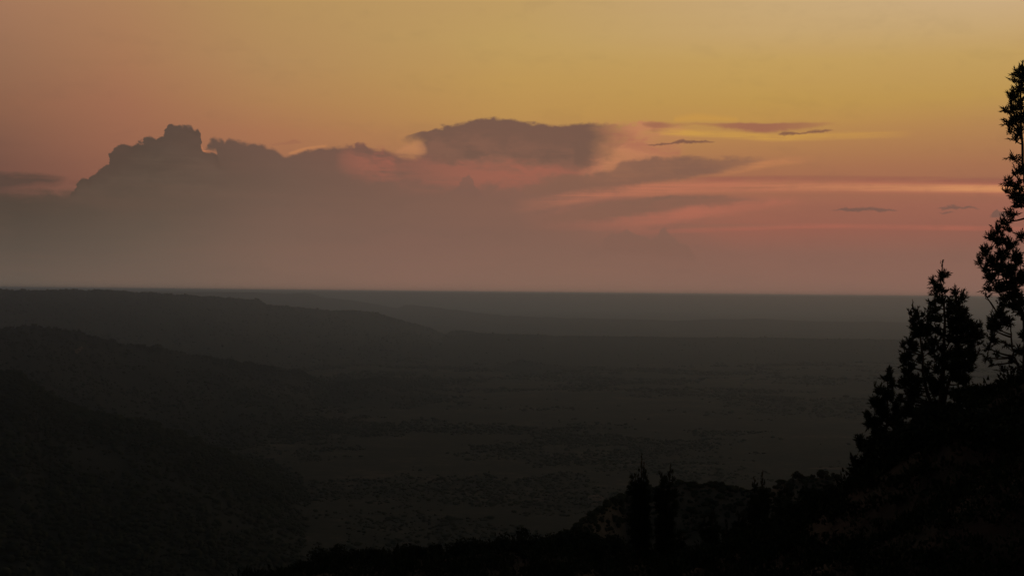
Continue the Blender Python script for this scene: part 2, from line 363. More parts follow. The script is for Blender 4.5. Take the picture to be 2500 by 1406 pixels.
M_SCRUB = material('scrub_leaf', (0.022, 0.029, 0.018), (0.04, 0.047, 0.03), [(40, .5), (3, .5)])
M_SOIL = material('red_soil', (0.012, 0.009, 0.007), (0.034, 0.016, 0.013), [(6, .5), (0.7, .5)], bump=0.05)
M_JUNIPER = material('juniper_leaf', (0.016, 0.022, 0.013), (0.03, 0.038, 0.02), [(0.8, .5), (0.1, .5)])
M_BARK = material('juniper_bark', (0.035, 0.026, 0.02), (0.07, 0.05, 0.04), [(0.3, .5), (0.04, .5)], bump=0.01)
M_ROCK = material('pale_rock', (0.14, 0.12, 0.095), (0.24, 0.2, 0.165), [(8, .5), (1.5, .5)])
M_KNOLL = material('knoll_ground', (0.09, 0.078, 0.06), (0.18, 0.14, 0.11), [(14, .5), (2.5, .5)], c=(0.27, 0.2, 0.155))
M_EARTH = material('bare_earth', (0.08, 0.062, 0.048), (0.17, 0.125, 0.095), [(9, .5), (2, .5)])

# ------------------------------------------------------------------ valley floor and the hills
def quad_grid(n, m):
    i = np.arange(n - 1)[:, None] * m + np.arange(m - 1)[None, :]
    return np.stack([i, i + 1, i + m + 1, i + m], -1).reshape(-1, 4)

def valley_z(x, y):
    r = np.hypot(x, y)
    return 5.0 * fbm(x / 420, y / 420, 3, 4) * np.clip(r / 1500, .5, 2.0) + 1.0 * fbm(x / 40, y / 40, 9, 2)
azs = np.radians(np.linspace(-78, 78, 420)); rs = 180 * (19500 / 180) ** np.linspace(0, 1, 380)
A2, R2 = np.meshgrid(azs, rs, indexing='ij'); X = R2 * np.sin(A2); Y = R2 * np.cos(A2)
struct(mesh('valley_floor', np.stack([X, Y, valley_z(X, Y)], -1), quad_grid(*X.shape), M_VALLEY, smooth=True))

SURF = {}; BACK = {}
def ridge(name, crest, run_f, run_b, base_f=-6.0, base_b=-6.0, n=500, m=60, pw=1.5, gully=10.0, gs=220.0, bump=1.0, bs=20.0, seed=1, mat=None, cap=0.0, flat=0.0):
    c = np.array(crest, float)
    px = np.linspace(c[0, 0], c[-1, 0], n)
    P = np.array([at(x, np.interp(x, c[:, 0], c[:, 1]), np.interp(x, c[:, 0], c[:, 2])) for x in px])
    s = np.concatenate([[0], np.cumsum(np.linalg.norm(np.diff(P[:, :2], axis=0), axis=1))])
    crest_z = bump * fbm(s / bs, s * 0 + seed, seed, 4, .6) * 1.4
    back = P[:, :2] / np.linalg.norm(P[:, :2], axis=1)[:, None]
    t = np.concatenate([-np.linspace(1, 0, m) ** 1.3, np.linspace(0, 1, m // 3)[1:] ** 1.2])
    V = np.zeros((n, len(t), 3))
    for k, tt in enumerate(t):
        a = abs(tt); run = run_f if tt < 0 else run_b; base = base_f if tt < 0 else base_b
        wob = 1 + 0.35 * fbm(s / (gs * 2.5), s * 0, seed + 40, 3)
        if tt > 0: h = np.clip(1 - max(0.0, a - flat) / (1 - flat), 0, 1) ** 1.5
        else: h = (1 - a) ** pw * (1 - cap) + cap * np.clip(1 - a * 7, 0, 1)
        q = P[:, :2] + back * (tt * run * wob)[:, None]
        z = base + (P[:, 2] - base) * h + crest_z * math.exp(-a * 14)
        w = np.sin(math.pi * min(1, a * 1.1)) if tt < 0 else 0
        z = z + gully * w * (np.abs(fbm(s / gs + a * .6, s * 0 + a * 2.0, seed + 7, 4)) * 2 - .35)
        z = z + bump * .5 * fbm(q[:, 0] / bs, q[:, 1] / bs, seed + 3, 3) * min(1, a * 6)
        V[:, k, 0] = q[:, 0]; V[:, k, 1] = q[:, 1]; V[:, k, 2] = z
    SURF[name] = V[:, :m]; BACK[name] = V[:, m - 1:]
    return struct(mesh(name, V, quad_grid(n, len(t)), mat or M_RIDGE, smooth=True))

HZ = lambda x, d=0.0: 714.2 + 0.0098 * (x - 1250) + d
ridge('plateau', [(x, HZ(x, 2.6), 13000) for x in range(-500, 3001, 100)], 800, 3500, n=700, m=40, bump=1.2, bs=160, gully=26, gs=700, seed=3, cap=.25, flat=.8)
ridge('distant_ridge', [(350, 711, 8000), (640, 715, 8000), (756, 717, 8000), (792, 727, 8000), (868, 734, 8000), (951, 750, 7996), (972, 751, 7912), (990, 743, 7840), (1034, 747, 7664), (1112, 757, 7352), (1242, 771, 6832), (1424, 777, 6400),
      (1658, 782, 6400), (1866, 777, 6400), (1996, 785, 6400), (2100, 785, 6400), (2500, 790, 6400), (2900, 794, 6400)], 1400, 900, n=600, m=40, bump=3.0, bs=90, gully=10, gs=500, seed=8)
ridge('low_rise', [(1080, 822, 3700), (1185, 813, 3700), (1350, 819, 3700), (1476, 821, 3700), (1800, 823, 3700), (2100, 828, 3700), (2400, 829, 3700), (2900, 833, 3700)], 700, 500, n=500, m=40, bump=1.4, bs=30, gully=3, seed=14)
ridge('mesa', [(-400, 709, 2924), (0, 708, 2924), (100, 709, 3062), (240, 707.5, 3254), (380, 715, 3447), (480, 722, 3584), (560, 726, 3695), (630, 731, 3791), (640, 737, 3805), (652, 745, 3821), (720, 750, 3915), (800, 757, 4025), (878, 760, 4132), (920, 765, 4190),
      (961, 778, 4246), (1008, 789, 4300), (1050, 803, 4300), (1086, 819, 4300), (1098, 811, 4250), (1112, 807, 4250), (1154, 810, 4250), (1195, 820, 4250), (1270, 838, 4250), (1330, 850, 4250)], 1500, 900, n=700, m=60, bump=2.6, bs=38, gully=20, gs=330, seed=21, cap=.12)
ridge('hill', [(1205, 900, 2850), (1242, 886, 2850), (1268, 877, 2850), (1300, 882, 2850), (1370, 892, 2850), (1440, 900, 2850)], 240, 200, n=120, m=30, bump=1.6, bs=18, gully=2, seed=31)
ridge('ridge', [(-350, 815, 1530), (0, 801, 1530), (80, 796, 1588), (160, 801, 1645), (230, 821, 1696), (310, 844, 1753), (400, 847, 1818), (470, 867, 1868), (530, 876, 1912), (600, 885, 1962), (700, 905, 2034), (740, 908, 2063), (800, 938, 2106), (850, 936, 2094),
      (904, 924, 2132), (946, 925, 2162), (966, 937, 2176), (1086, 951, 2200), (1164, 968, 2200), (1260, 980, 2200)], 720, 600, n=700, m=60, bump=3.2, bs=18, gully=12, gs=190, seed=41)
ridge('spur', [(-400, 880, 930), (0, 909, 950), (54, 918, 955), (72, 940, 955), (110, 963, 960), (155, 982, 960), (223, 1007, 965), (306, 1025, 970), (360, 1032, 975), (440, 1058, 985), (540, 1100, 1000), (620, 1142, 1010), (700, 1192, 1015), (780, 1248, 1015)],
      520, 380, n=460, m=60, bump=1.7, bs=14, gully=2.0, gs=240, seed=51, pw=1.25)
ridge('knoll', [(1250, 1429, 150), (1382, 1296, 155), (1424, 1259, 158), (1446, 1241, 160), (1488, 1231, 165), (1532, 1205, 170), (1580, 1195, 170), (1654, 1189, 170), (1702, 1191, 170), (1760, 1188, 170), (1798, 1199, 170), (1878, 1196, 168), (1910, 1181, 166),
      (1948, 1166, 165), (2006, 1164, 165), (2048, 1177, 165), (2086, 1181, 165), (2300, 1199, 165), (2700, 1259, 165)], 70, 200, base_f=88, base_b=-6, n=300, m=50, bump=.7, bs=5, gully=1.6, gs=22, seed=61, mat=M_KNOLL, pw=1.2)

# hillside under the camera
CTRL = [at(*p) for p in [
    (2600, 860, 17), (2480, 942, 19), (2390, 972, 20), (2300, 1030, 21), (2200, 1110, 22), (2100, 1185, 23), (2000, 1250, 27), (1900, 1300, 32), (1800, 1335, 36), (1600, 1370, 44), (1450, 1348, 54), (1300, 1354, 58), (1150, 1366, 60),
    (1000, 1378, 62), (850, 1390, 64), (700, 1415, 66), (500, 1440, 66), (2500, 1100, 13), (2300, 1250, 13), (2000, 1450, 15), (1700, 1560, 22), (1500, 1500, 35), (1200, 1550, 35), (800, 1600, 35), (300, 1700, 35), (2400, 1200, 32),
    (2200, 1330, 36), (2000, 1450, 48), (1700, 1540, 66), (1300, 1560, 82), (900, 1560, 88), (300, 1650, 88), (2600, 1200, 45), (3200, 800, 20), (3400, 1000, 50)]]
CTRL += [np.array(p) + EYE_P for p in [(0, 0, -1.65), (0, -6, -1.3), (3, 1, -1.5), (6, 2, -1.2), (10, 4, -.6), (14, 10, -.3), (-3, 2, -2.2), (-8, 4, -4), (-14, 14, -7.5), (-26, 30, -15), (-30, 0, -12), (20, -8, .5), (0, -25, 0), (-30, -25, -8), (30, -25, 1), (-35, 80, -34),
    (0, 125, -45), (30, 125, -45), (60, 125, -45), (-40, 125, -50), (50, 60, -12), (60, 20, -3), (80, -20, -2)]]
CTRL = np.array(CTRL)
_D = np.linalg.norm(CTRL[:, None, :2] - CTRL[None, :, :2], axis=2)
_W = np.linalg.solve(np.block([[_D + np.eye(len(CTRL)) * -0.02, np.ones((len(CTRL), 1))], [np.ones((1, len(CTRL))), np.zeros((1, 1))]]), np.append(CTRL[:, 2], 0))
def hill_z(x, y):
    x = np.asarray(x, float); y = np.asarray(y, float)
    r = np.sqrt((x[..., None] - CTRL[:, 0]) ** 2 + (y[..., None] - CTRL[:, 1]) ** 2)
    return r @ _W[:-1] + _W[-1] + 0.22 * fbm(x / 2.2, y / 2.2, 77, 4)
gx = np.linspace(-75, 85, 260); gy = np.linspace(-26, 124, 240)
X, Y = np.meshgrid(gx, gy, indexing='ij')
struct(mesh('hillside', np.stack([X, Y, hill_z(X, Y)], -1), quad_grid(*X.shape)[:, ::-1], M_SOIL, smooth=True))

# ------------------------------------------------------------------ scrub over valley and ridges (nobody could count it)
ph = (1 + 5 ** .5) / 2
ICO = np.array([(-1, ph, 0), (1, ph, 0), (-1, -ph, 0), (1, -ph, 0), (0, -1, ph), (0, 1, ph), (0, -1, -ph), (0, 1, -ph), (ph, 0, -1), (ph, 0, 1), (-ph, 0, -1), (-ph, 0, 1)]) / math.sqrt(1 + ph * ph)
ICO_F = np.array([(0, 11, 5), (0, 5, 1), (0, 1, 7), (0, 7, 10), (0, 10, 11), (1, 5, 9), (5, 11, 4), (11, 10, 2), (10, 7, 6), (7, 1, 8), (3, 9, 4), (3, 4, 2), (3, 2, 6), (3, 6, 8), (3, 8, 9), (4, 9, 5), (2, 4, 11), (6, 2, 10), (8, 6, 7), (9, 8, 1)])
def scrub(name, P, R, mat=M_SCRUB, flat=1.0):
    n = len(P)
    J = ICO[None] * (1 + rng.uniform(-.35, .35, (n, 12, 1)))
    a = rng.uniform(0, 6.28, n); ca, sa = np.cos(a)[:, None], np.sin(a)[:, None]
    S = np.stack([J[..., 0] * ca - J[..., 1] * sa, J[..., 0] * sa + J[..., 1] * ca, J[..., 2] * rng.uniform(.55, .95, (n, 1)) * flat], -1) * R[:, None, None]
    S[..., 0:2] *= rng.uniform(.8, 1.35, (n, 1, 2))
    V = S + P[:, None, :] + np.array([0, 0, 1.0]) * (R * .45 * flat)[:, None, None]
    T = (ICO_F[None] + (np.arange(n) * 12)[:, None, None]).reshape(-1, 3)
    return struct(mesh(name, V.reshape(-1, 3), T, mat, smooth=True), 'stuff')
def on_valley(n, r0, r1, th):
    r = np.sqrt(rng.uniform(r0 ** 2, r1 ** 2, n)); a = rng.uniform(-.42, .42, n)
    x, y = r * np.sin(a), r * np.cos(a)
    keep = fbm(x / 130, y / 110, 5, 4, .6) + .25 * vnoise(x / 18, y / 18, 6) + rng.normal(0, .07, n) + .34 * np.clip((-x - 60) / 130, 0, 1) * np.clip((1900 - y) / 500, 0, 1) * np.clip(fbm(x / 60, y / 90, 25, 3) * 3 + .9, 0, 1) > th
    x, y = x[keep], y[keep]
    return np.stack([x, y, valley_z(x, y)], -1)
P = np.concatenate([on_valley(52000, 560, 1700, .10), on_valley(52000, 1700, 3600, .08)])
scrub('valley_scrub', P, rng.gamma(6, .23, len(P)) * np.clip(np.linalg.norm(P, axis=1) / 1600, .75, 1.7), flat=.7)
def on_ridge(key, n, crest=.25):
    G = SURF[key]; a, b = G.shape[:2]
    i = rng.integers(0, a - 1, n); u = rng.random(n)
    w = np.where(rng.random(n) < crest, 1 - rng.random(n) ** 2 * .12, rng.random(n)); fj = np.clip(w * (b - 1), 0, b - 1.001)
    j = fj.astype(int); v = fj - j; u = u[:, None]; v = v[:, None]
    P = (G[i, j] * (1 - u) + G[i + 1, j] * u) * (1 - v) + (G[i, j + 1] * (1 - u) + G[i + 1, j + 1] * u) * v
    keep = fbm(P[:, 0] / 60, P[:, 1] / 60, 15, 3) + rng.normal(0, .2, n) + np.clip((P[:, 2] - 30) / 120, -.1, .15) * (key == 'spur') > -.1
    return P[keep]
for key, n, s in (('mesa', 15000, .55), ('ridge', 22000, .42), ('spur', 26000, .42), ('low_rise', 2500, .4), ('hill', 700, .3)):
    P = on_ridge(key, n)
    if key in ('spur', 'ridge'):
        G = BACK[key]; i = rng.integers(0, G.shape[0] - 1, n // 3); j = rng.integers(0, G.shape[1] - 1, n // 3); u = rng.random((n // 3, 1)); v = rng.random((n // 3, 1))
        P = np.concatenate([P, (G[i, j] * (1 - u) + G[i + 1, j] * u) * (1 - v) + (G[i, j + 1] * (1 - u) + G[i + 1, j + 1] * u) * v])
    scrub(key + '_scrub', P, rng.gamma(6, s * .45, len(P)))

# ------------------------------------------------------------------ haze in the air
hz = bpy.data.materials.new('haze'); hz.use_nodes = True; ht = hz.node_tree; ht.nodes.clear()
ho = ht.nodes.new('ShaderNodeOutputMaterial'); hv = ht.nodes.new('ShaderNodeVolumePrincipled'); ht.links.new(hv.outputs[0], ho.inputs['Volume'])
hv.inputs['Color'].default_value = (*HAZE_COLOR, 1); hv.inputs['Density'].default_value = HAZE_DENSITY; hv.inputs['Anisotropy'].default_value = HAZE_ANISO
x0, x1, y0, y1, z0, z1 = -20500., 20500., -600., 20500., -45., EYE + 4.5
HV = [(x, y, z) for z in (z0, z1) for (x, y) in ((x0, y0), (x1, y0), (x1, y1), (x0, y1))]
struct(mesh('haze', HV, [(0, 3, 2, 1), (4, 5, 6, 7), (0, 1, 5, 4), (1, 2, 6, 5), (2, 3, 7, 6), (3, 0, 4, 7)], hz), 'stuff')

# ------------------------------------------------------------------ junipers
def unit(v): return v / (np.linalg.norm(v, axis=-1, keepdims=True) + 1e-9)
def sprays(acc, O, D, L, spikes=10, slen=(.040, .085), rad=.0065):
    """juniper sprays: a little axis set all round with stubby pointed shoots"""
    n = len(O)
    ref = rng.normal(size=(n, 3)); A = unit(np.cross(D, ref)); B = np.cross(D, A)
    s = np.concatenate([np.linspace(.05, .92, spikes - 1), [1.0]])
    th = rng.uniform(0, 6.28, (n, spikes)); spread = np.concatenate([np.linspace(1.05, .55, spikes - 1), [.05]])[None] * rng.uniform(.7, 1.25, (n, spikes))
    dirs = np.cos(spread)[..., None] * D[:, None] + np.sin(spread)[..., None] * (np.cos(th)[..., None] * A[:, None] + np.sin(th)[..., None] * B[:, None])
    ln = rng.uniform(*slen, (n, spikes))[..., None]
    o = O[:, None] + D[:, None] * (s[None, :, None] * L[:, None, None]) - dirs * .008
    tip = o + dirs * ln
    c = unit(np.cross(dirs, rng.normal(size=dirs.shape))); e = np.cross(dirs, c)
    mid = o + dirs * ln * .38
    w = rad * rng.uniform(.75, 1.3, (n, spikes))[..., None]
    V = np.stack([o, mid + c * w, mid - c * w * .5 + e * w * .87, mid - c * w * .5 - e * w * .87, tip], 2).reshape(-1, 3)
    T = np.array([(0, 2, 1), (0, 3, 2), (0, 1, 3), (1, 2, 4), (2, 3, 4), (3, 1, 4)])
    acc.add(V, (T[None] + (np.arange(n * spikes) * 5)[:, None, None]).reshape(-1, 3))
    # the axis twig itself
    a = O; b = O + D * L[:, None]
    w = .0035
    V = np.stack([a + A * w, a - A * w * .5 + B * w * .87, a - A * w * .5 - B * w * .87, b], 1).reshape(-1, 3)
    T = np.array([(0, 1, 3), (1, 2, 3), (2, 0, 3)])
    acc.add(V, (T[None] + (np.arange(n) * 4)[:, None, None]).reshape(-1, 3))
def twigs(acc, A, B, r0=.006, r1=.003):
    n = len(A)
    if not n: return
    mid = (A + B) / 2 + rng.normal(0, .12, (n, 3)) * np.linalg.norm(B - A, axis=1)[:, None] * .6
    for p, q, ra, rb in ((A, mid, r0, (r0 + r1) / 2), (mid, B, (r0 + r1) / 2, r1)):
        d = unit(q - p); c = unit(np.cross(d, rng.normal(size=d.shape))); e = np.cross(d, c)
        k = [(1, 0), (-.5, .87), (-.5, -.87)]
        V = np.stack([p + (c * a + e * b) * ra for a, b in k] + [q + (c * a + e * b) * rb for a, b in k], 1).reshape(-1, 3)
        T = np.array([(0, 1, 4), (0, 4, 3), (1, 2, 5), (1, 5, 4), (2, 0, 3), (2, 3, 5)])
        acc.add(V, (T[None] + (np.arange(n) * 6)[:, None, None]).reshape(-1, 3))

def juniper(label, depth, stems, lobes, group=None, dens=.06, thick=.5, limb_px=30, jitter=.5, name='juniper_tree'):
    """stems: courses in photograph places from tip to foot with radii in metres; lobes: tufts (px, py, rx, ry)"""
    mpp = depth / F
    doff = lambda: rng.normal(0, jitter) * thick
    S3 = []
    for k, st in enumerate(stems):
        st = np.array(st, float); do = 0 if k == 0 else rng.uniform(-.12, .12)
        P = np.array([at(p[0], p[1], depth + do) for p in st]); S3.append((st, P))
    foot = S3[0][1][-1].copy(); foot[2] = hill_z(foot[0], foot[1])
    root = empty(name, foot - np.array([0, 0, .03]), label, 'tree', group); loc = np.array(root.location)
    for k, (st, P) in enumerate(S3):
        R = st[:, 2]
        if k == 0 and P[-1][2] > foot[2]:
            P = np.vstack([P, foot - np.array([0, 0, .12])]); R = np.append(R, R[-1] * 1.25)
        elif k > 0:
            m = S3[0][1]; j = np.argmin(np.linalg.norm(m - P[-1], axis=1)); P = np.vstack([P, m[min(j + 1, len(m) - 1)]]); R = np.append(R, R[-1] * 1.1)
        # round the course off
        tt = np.linspace(0, len(P) - 1, len(P) * 4); ii = np.arange(len(P))
        Q = np.stack([np.interp(tt, ii, P[:, c]) for c in range(3)], -1)
        Q[1:-1] += rng.normal(0, .006, Q[1:-1].shape)
        V, T = tube(Q, np.interp(tt, ii, R), 7); mesh('trunk' if k == 0 else 'leader', V, T, M_BARK, root, loc, True)
    crown = Acc(); fine = Acc()
    allp = np.vstack([np.column_stack([np.stack([np.interp(np.linspace(0, len(st) - 1, 60), np.arange(len(st)), st[:, c]) for c in (0, 1)], -1),
                      np.stack([np.interp(np.linspace(0, len(st) - 1, 60), np.arange(len(st)), P[:, c]) for c in range(3)], -1)]) for st, P in S3])
    for lb in lobes:
        px, py, rx, ry = lb[:4]; dm = lb[4] if len(lb) > 4 else 1.0
        cost = np.hypot(allp[:, 0] - px, (allp[:, 1] - py - .45 * np.abs(allp[:, 0] - px) - 4) * 1.0)
        q = allp[np.argmin(cost)]; base = q[2:]
        ctr = at(px, py, depth + doff() * max(.35, min(1.0, math.hypot(rx, ry) / 16)))
        length = math.hypot(q[0] - px, q[1] - py)
        bend = (base + ctr) / 2 + np.array([0, 0, -.12 * length * mpp]) + rng.normal(0, .02, 3)
        tt = np.linspace(0, 1, 7)[:, None]
        Q = base * (1 - tt) ** 2 + 2 * bend * tt * (1 - tt) + ctr * tt ** 2
        r = .006 + .00018 * length
        V, T = tube(Q, np.linspace(r, .004, 7), 5)
        if length > limb_px: mesh('limb', V, T, M_BARK, root, loc, True)
        else: fine.add(V, T)
        n = max(3, int(dens * rx * ry * dm * (depth / 20.0) ** 2 ))
        u = unit(rng.normal(size=(n, 3))) * (rng.random((n, 1)) ** .45)
        off = u * np.array([rx, (rx + ry) / 2, ry]) * mpp * .74
        O = ctr + off
        D = unit(off / (max(rx, ry) * mpp) * .75 + np.array([0, 0, 1.8 if min(rx, ry) < 5 else .45]) + rng.normal(0, .38, (n, 3)))
        L = rng.uniform(.055, .12, n) * min(1.0, max(rx, ry) / 9.0)
        small = min(rx, ry) < 5
        sprays(crown, O - D * L[:, None] * .4, D, L, 8 if small else 10, (.018, .038) if small else (.036, .078), .0055 if small else .0068)
        along = Q[rng.integers(3, 7, n)]
        twigs(crown, along, O - D * L[:, None] * .4, .0045, .0028)
    crown.obj('crown', M_JUNIPER, root, loc)
    if fine.n: fine.obj('twigs', M_BARK, root, loc)['kind'] = 'stuff'
    return root

# tall juniper cut by the right edge
T1 = [(2493, 185, 12, 22), (2496, 164, 6, 10), (2481, 181, 8, 12), (2477, 197, 8, 7), (2471, 236, 15, 13), (2491, 216, 14, 18), (2457, 270, 10, 9), (2471, 264, 14, 15), (2490, 255, 12, 18), (2477, 291, 16, 15), (2462, 302, 11, 9), (2495, 290, 10, 20),
      (2488, 323, 14, 15), (2467, 321, 9, 7), (2477, 342, 10, 6), (2471, 383, 8, 8), (2481, 393, 8, 5), (2491, 417, 14, 13), (2477, 424, 7, 7), (2464, 448, 11, 12), (2484, 459, 15, 15), (2456, 468, 7, 6), (2476, 482, 15, 14), (2498, 480, 10, 18),
      (2484, 500, 15, 12), (2464, 517, 8, 8), (2471, 527, 10, 9), (2454, 543, 11, 11), (2436, 563, 12, 12), (2420, 578, 12, 14), (2462, 562, 9, 8), (2491, 578, 11, 13), (2442, 590, 16, 14), (2465, 600, 18, 16), (2404, 616, 14, 18), (2392, 638, 9, 10),
      (2404, 656, 12, 12), (2421, 640, 14, 18), (2421, 677, 14, 16), (2447, 622, 18, 22), (2460, 664, 22, 20), (2481, 634, 18, 24), (2436, 655, 16, 18), (2413, 705, 12, 10), (2409, 724, 7, 5), (2441, 702, 20, 15), (2472, 694, 22, 20), (2494, 680, 12, 26),
      (2426, 779, 14, 12), (2417, 800, 12, 12), (2443, 766, 16, 12), (2456, 786, 17, 15), (2434, 800, 12, 12), (2426, 828, 12, 12), (2413, 848, 10, 8), (2477, 747, 20, 14), (2492, 765, 12, 18), (2470, 724, 14, 12), (2450, 731, 13, 9), (2484, 720, 16, 13), (2496, 738, 12, 14), (2446, 745, 12, 8),
      (2409, 873, 8, 7), (2421, 890, 8, 6), (2446, 902, 10, 6), (2490, 856, 12, 15), (2498, 824, 9, 16), (2436, 868, 8, 6), (2470, 880, 12, 8), (2458, 842, 8, 6)]
juniper('tallest dark juniper, cut by the right edge, with open tufted limbs', 19.0,
        [[(2497, 152, .006), (2491, 240, .011), (2494, 330, .016), (2500, 420, .02), (2510, 520, .028), (2514, 650, .04), (2510, 800, .05), (2506, 900, .06)],
         [(2466, 790, .007), (2470, 830, .011), (2474, 870, .014), (2492, 905, .02)], [(2440, 655, .007), (2468, 720, .012), (2500, 770, .02)], [(2425, 600, .006), (2462, 545, .009), (2508, 530, .014)]], T1, dens=.135, thick=.22, limb_px=22)
# three-headed juniper left of it
T2 = [(2200, 976, 10, 13), (2204, 1010, 12, 14), (2197, 944, 6, 8), (2226, 975, 14, 14), (2198, 1040, 14, 14), (2300, 647, 2.5, 11), (2310, 672, 11, 7), (2300, 676, 9, 13), (2280, 686, 9, 7), (2290, 702, 13, 13), (2285, 721, 11, 9), (2307, 711, 6, 8), (2277, 743, 11, 9), (2297, 737, 13, 11), (2272, 760, 9, 9), (2284, 759, 9, 10),
      (2334, 714, 7, 9), (2349, 724, 7, 11), (2353, 713, 3, 5), (2339, 736, 8, 13), (2317, 739, 9, 13), (2334, 754, 17, 13), (2349, 764, 13, 13), (2339, 779, 21, 16), (2359, 780, 11, 11), (2374, 794, 12, 8), (2391, 797, 7, 7), (2396, 809, 7, 7), (2379, 813, 17, 12),
      (2388, 824, 11, 7), (2349, 804, 22, 18), (2329, 804, 17, 18), (2359, 829, 18, 14), (2334, 832, 20, 16), (2393, 837, 5, 5), (2374, 843, 9, 9), (2318, 764, 9, 16), (2339, 864, 24, 18), (2364, 861, 16, 15), (2383, 864, 11, 8), (2314, 868, 18, 14),
      (2324, 894, 26, 18), (2349, 894, 22, 18), (2373, 880, 13, 10), (2368, 903, 9, 7), (2339, 922, 26, 16), (2358, 931, 14, 10),
      (2228, 747, 2.5, 9), (2237, 760, 7, 7), (2222, 768, 5, 7), (2235, 775, 13, 11), (2252, 769, 5, 7), (2232, 794, 13, 13), (2250, 794, 11, 13), (2267, 779, 11, 9), (2237, 814, 16, 14), (2262, 814, 14, 14), (2282, 804, 13, 11), (2222, 834, 13, 9), (2206, 844, 7, 8),
      (2230, 849, 16, 12), (2215, 868, 14, 12), (2206, 884, 10, 12), (2270, 839, 12, 10), (2282, 834, 11, 9), (2227, 894, 10, 9), (2214, 909, 14, 14), (2210, 934, 14, 16), (2282, 869, 9, 6), (2298, 852, 9, 9), (2268, 890, 6, 5), (2288, 905, 14, 12), (2272, 928, 14, 12), (2238, 925, 8, 9), (2300, 930, 14, 14),
      (2230, 960, 24, 18), (2290, 955, 28, 18), (2340, 965, 28, 20), (2270, 990, 30, 22), (2220, 1000, 18, 20), (2320, 1010, 30, 22), (2240, 1040, 26, 22), (2262, 800, 13, 11), (2290, 780, 11, 11), (2297, 815, 9, 13), (2275, 856, 13, 9), (2296, 885, 13, 13), (2262, 908, 11, 13), (2285, 940, 18, 13), (2243, 878, 9, 9), (2240, 935, 12, 12), (2318, 790, 8, 12), (2318, 830, 9, 12), (2225, 925, 10, 12), (2256, 850, 8, 10), (2290, 1045, 28, 22)]
juniper('three-headed dark juniper standing left of the tallest one', 21.0,
        [[(2301, 634, .004), (2300, 662, .006), (2297, 700, .010), (2304, 740, .014), (2307, 789, .019), (2304, 860, .026), (2300, 950, .038), (2290, 1040, .05)],
         [(2334, 704, .004), (2336, 750, .009), (2338, 810, .015), (2332, 880, .022), (2310, 960, .03)], [(2227, 730, .004), (2230, 760, .006), (2245, 789, .010), (2250, 849, .016), (2253, 899, .02), (2262, 950, .026), (2280, 1010, .03)],
         [(2355, 709, .003), (2350, 735, .005), (2344, 770, .008), (2338, 805, .01)]], T2, dens=.16, thick=.24, limb_px=22)
T3 = [(2170, 898, 3, 6), (2172, 907, 7, 7), (2165, 924, 11, 11), (2178, 937, 9, 11), (2136, 941, 4, 7), (2148, 954, 13, 11), (2170, 967, 17, 17), (2135, 984, 13, 13), (2187, 993, 9, 13), (2157, 1008, 20, 17), (2118, 1014, 8, 9), (2127, 1035, 13, 13), (2178, 1027, 17, 17), (2144, 1061, 22, 18),
      (2170, 1070, 20, 18), (2196, 1050, 14, 16), (2160, 1100, 26, 18), (2140, 1030, 16, 16), (2150, 985, 14, 14), (2196, 1085, 18, 18), (2190, 1020, 12, 14), (2185, 1120, 24, 18)]
juniper('slim pointed juniper on the left shoulder of the dark tree mass', 22.0, [[(2169, 896, .004), (2167, 930, .008), (2166, 990, .014), (2164, 1060, .022), (2165, 1120, .03)]], T3, dens=.22, thick=.24, limb_px=20)
T4 = [(2097, 1074, 9, 9), (2105, 1091, 13, 12), (2084, 1121, 7, 9), (2093, 1138, 13, 12), (2081, 1150, 6, 6), (2114, 1127, 18, 18), (2132, 1104, 20, 18), (2155, 1143, 26, 22), (2101, 1170, 17, 16), (2133, 1176, 24, 20), (2165, 1185, 24, 20)]
juniper('low bushy juniper at the left foot of the dark tree mass', 22.6, [[(2115, 1068, .005), (2122, 1110, .012), (2128, 1160, .02), (2130, 1200, .025)]], T4, dens=.22, thick=.3, limb_px=20)

def spire(label, depth, tips, foot, half, group=None, dens=.2, lean=0):
    """a pointed juniper: thin tips over a body that widens downwards"""
    lobes = []; stems = []
    for k, (tx, ty, ln) in enumerate(tips):
        bx = foot[0] + (tx - foot[0]) * .35
        half_t = half; stems.append([(tx, ty, .006), (tx + (bx - tx) * .2, ty + ln, .012), (bx, (ty + foot[1]) / 2, .028), (foot[0], foot[1], .05 if k == 0 else .04)])
        for y in np.arange(ty + 5, ty + ln, 6): lobes.append((tx + (bx - tx) * .2 * (y - ty) / ln + rng.normal(0, .8), y, 1.6 + 1.8 * (y - ty) / ln, 4.5))
        top = ty + ln
        for y in np.arange(top, foot[1] - 6, 9):
            f = (y - top) / (foot[1] - top); w = half * (.42 + .58 * min(1, f * 4.5) ** .8) * (1 - max(0, f - .75) * 1.2) / (len(tips) ** .25)
            cx = (tx + (bx - tx) * .2) + (bx - (tx + (bx - tx) * .2)) * min(1, f * 2)
            for q in range(2 if f < .2 else 4):
                lobes.append((cx + rng.uniform(-.85, .85) * w, y + rng.normal(0, 4), max(3.5, w * rng.uniform(.25, .42)), rng.uniform(5, 9)))
    return juniper(label, depth, stems, lobes, group, dens * 20 / depth, thick=half * depth / F * 1.0, limb_px=20)
spire('dark double-tipped juniper, left of the close pair above the bottom slope', 44, [(1567, 1105, 38), (1573, 1126, 22), (1548, 1154, 7)], (1564, 1360), 30)
spire('dark juniper with a bent tip, right of the close pair above the bottom slope', 44.5, [(1637, 1130, 24), (1615, 1153, 8)], (1624, 1360), 28)
spire('dark juniper with two thin upright tips right of the bent-tipped pair', 42, [(1862, 1147, 32), (1841, 1162, 24)], (1850, 1345), 28)
spire('dark juniper with one short tip beside the large dark tree mass', 40, [(1916, 1178, 18)], (1908, 1330), 32)
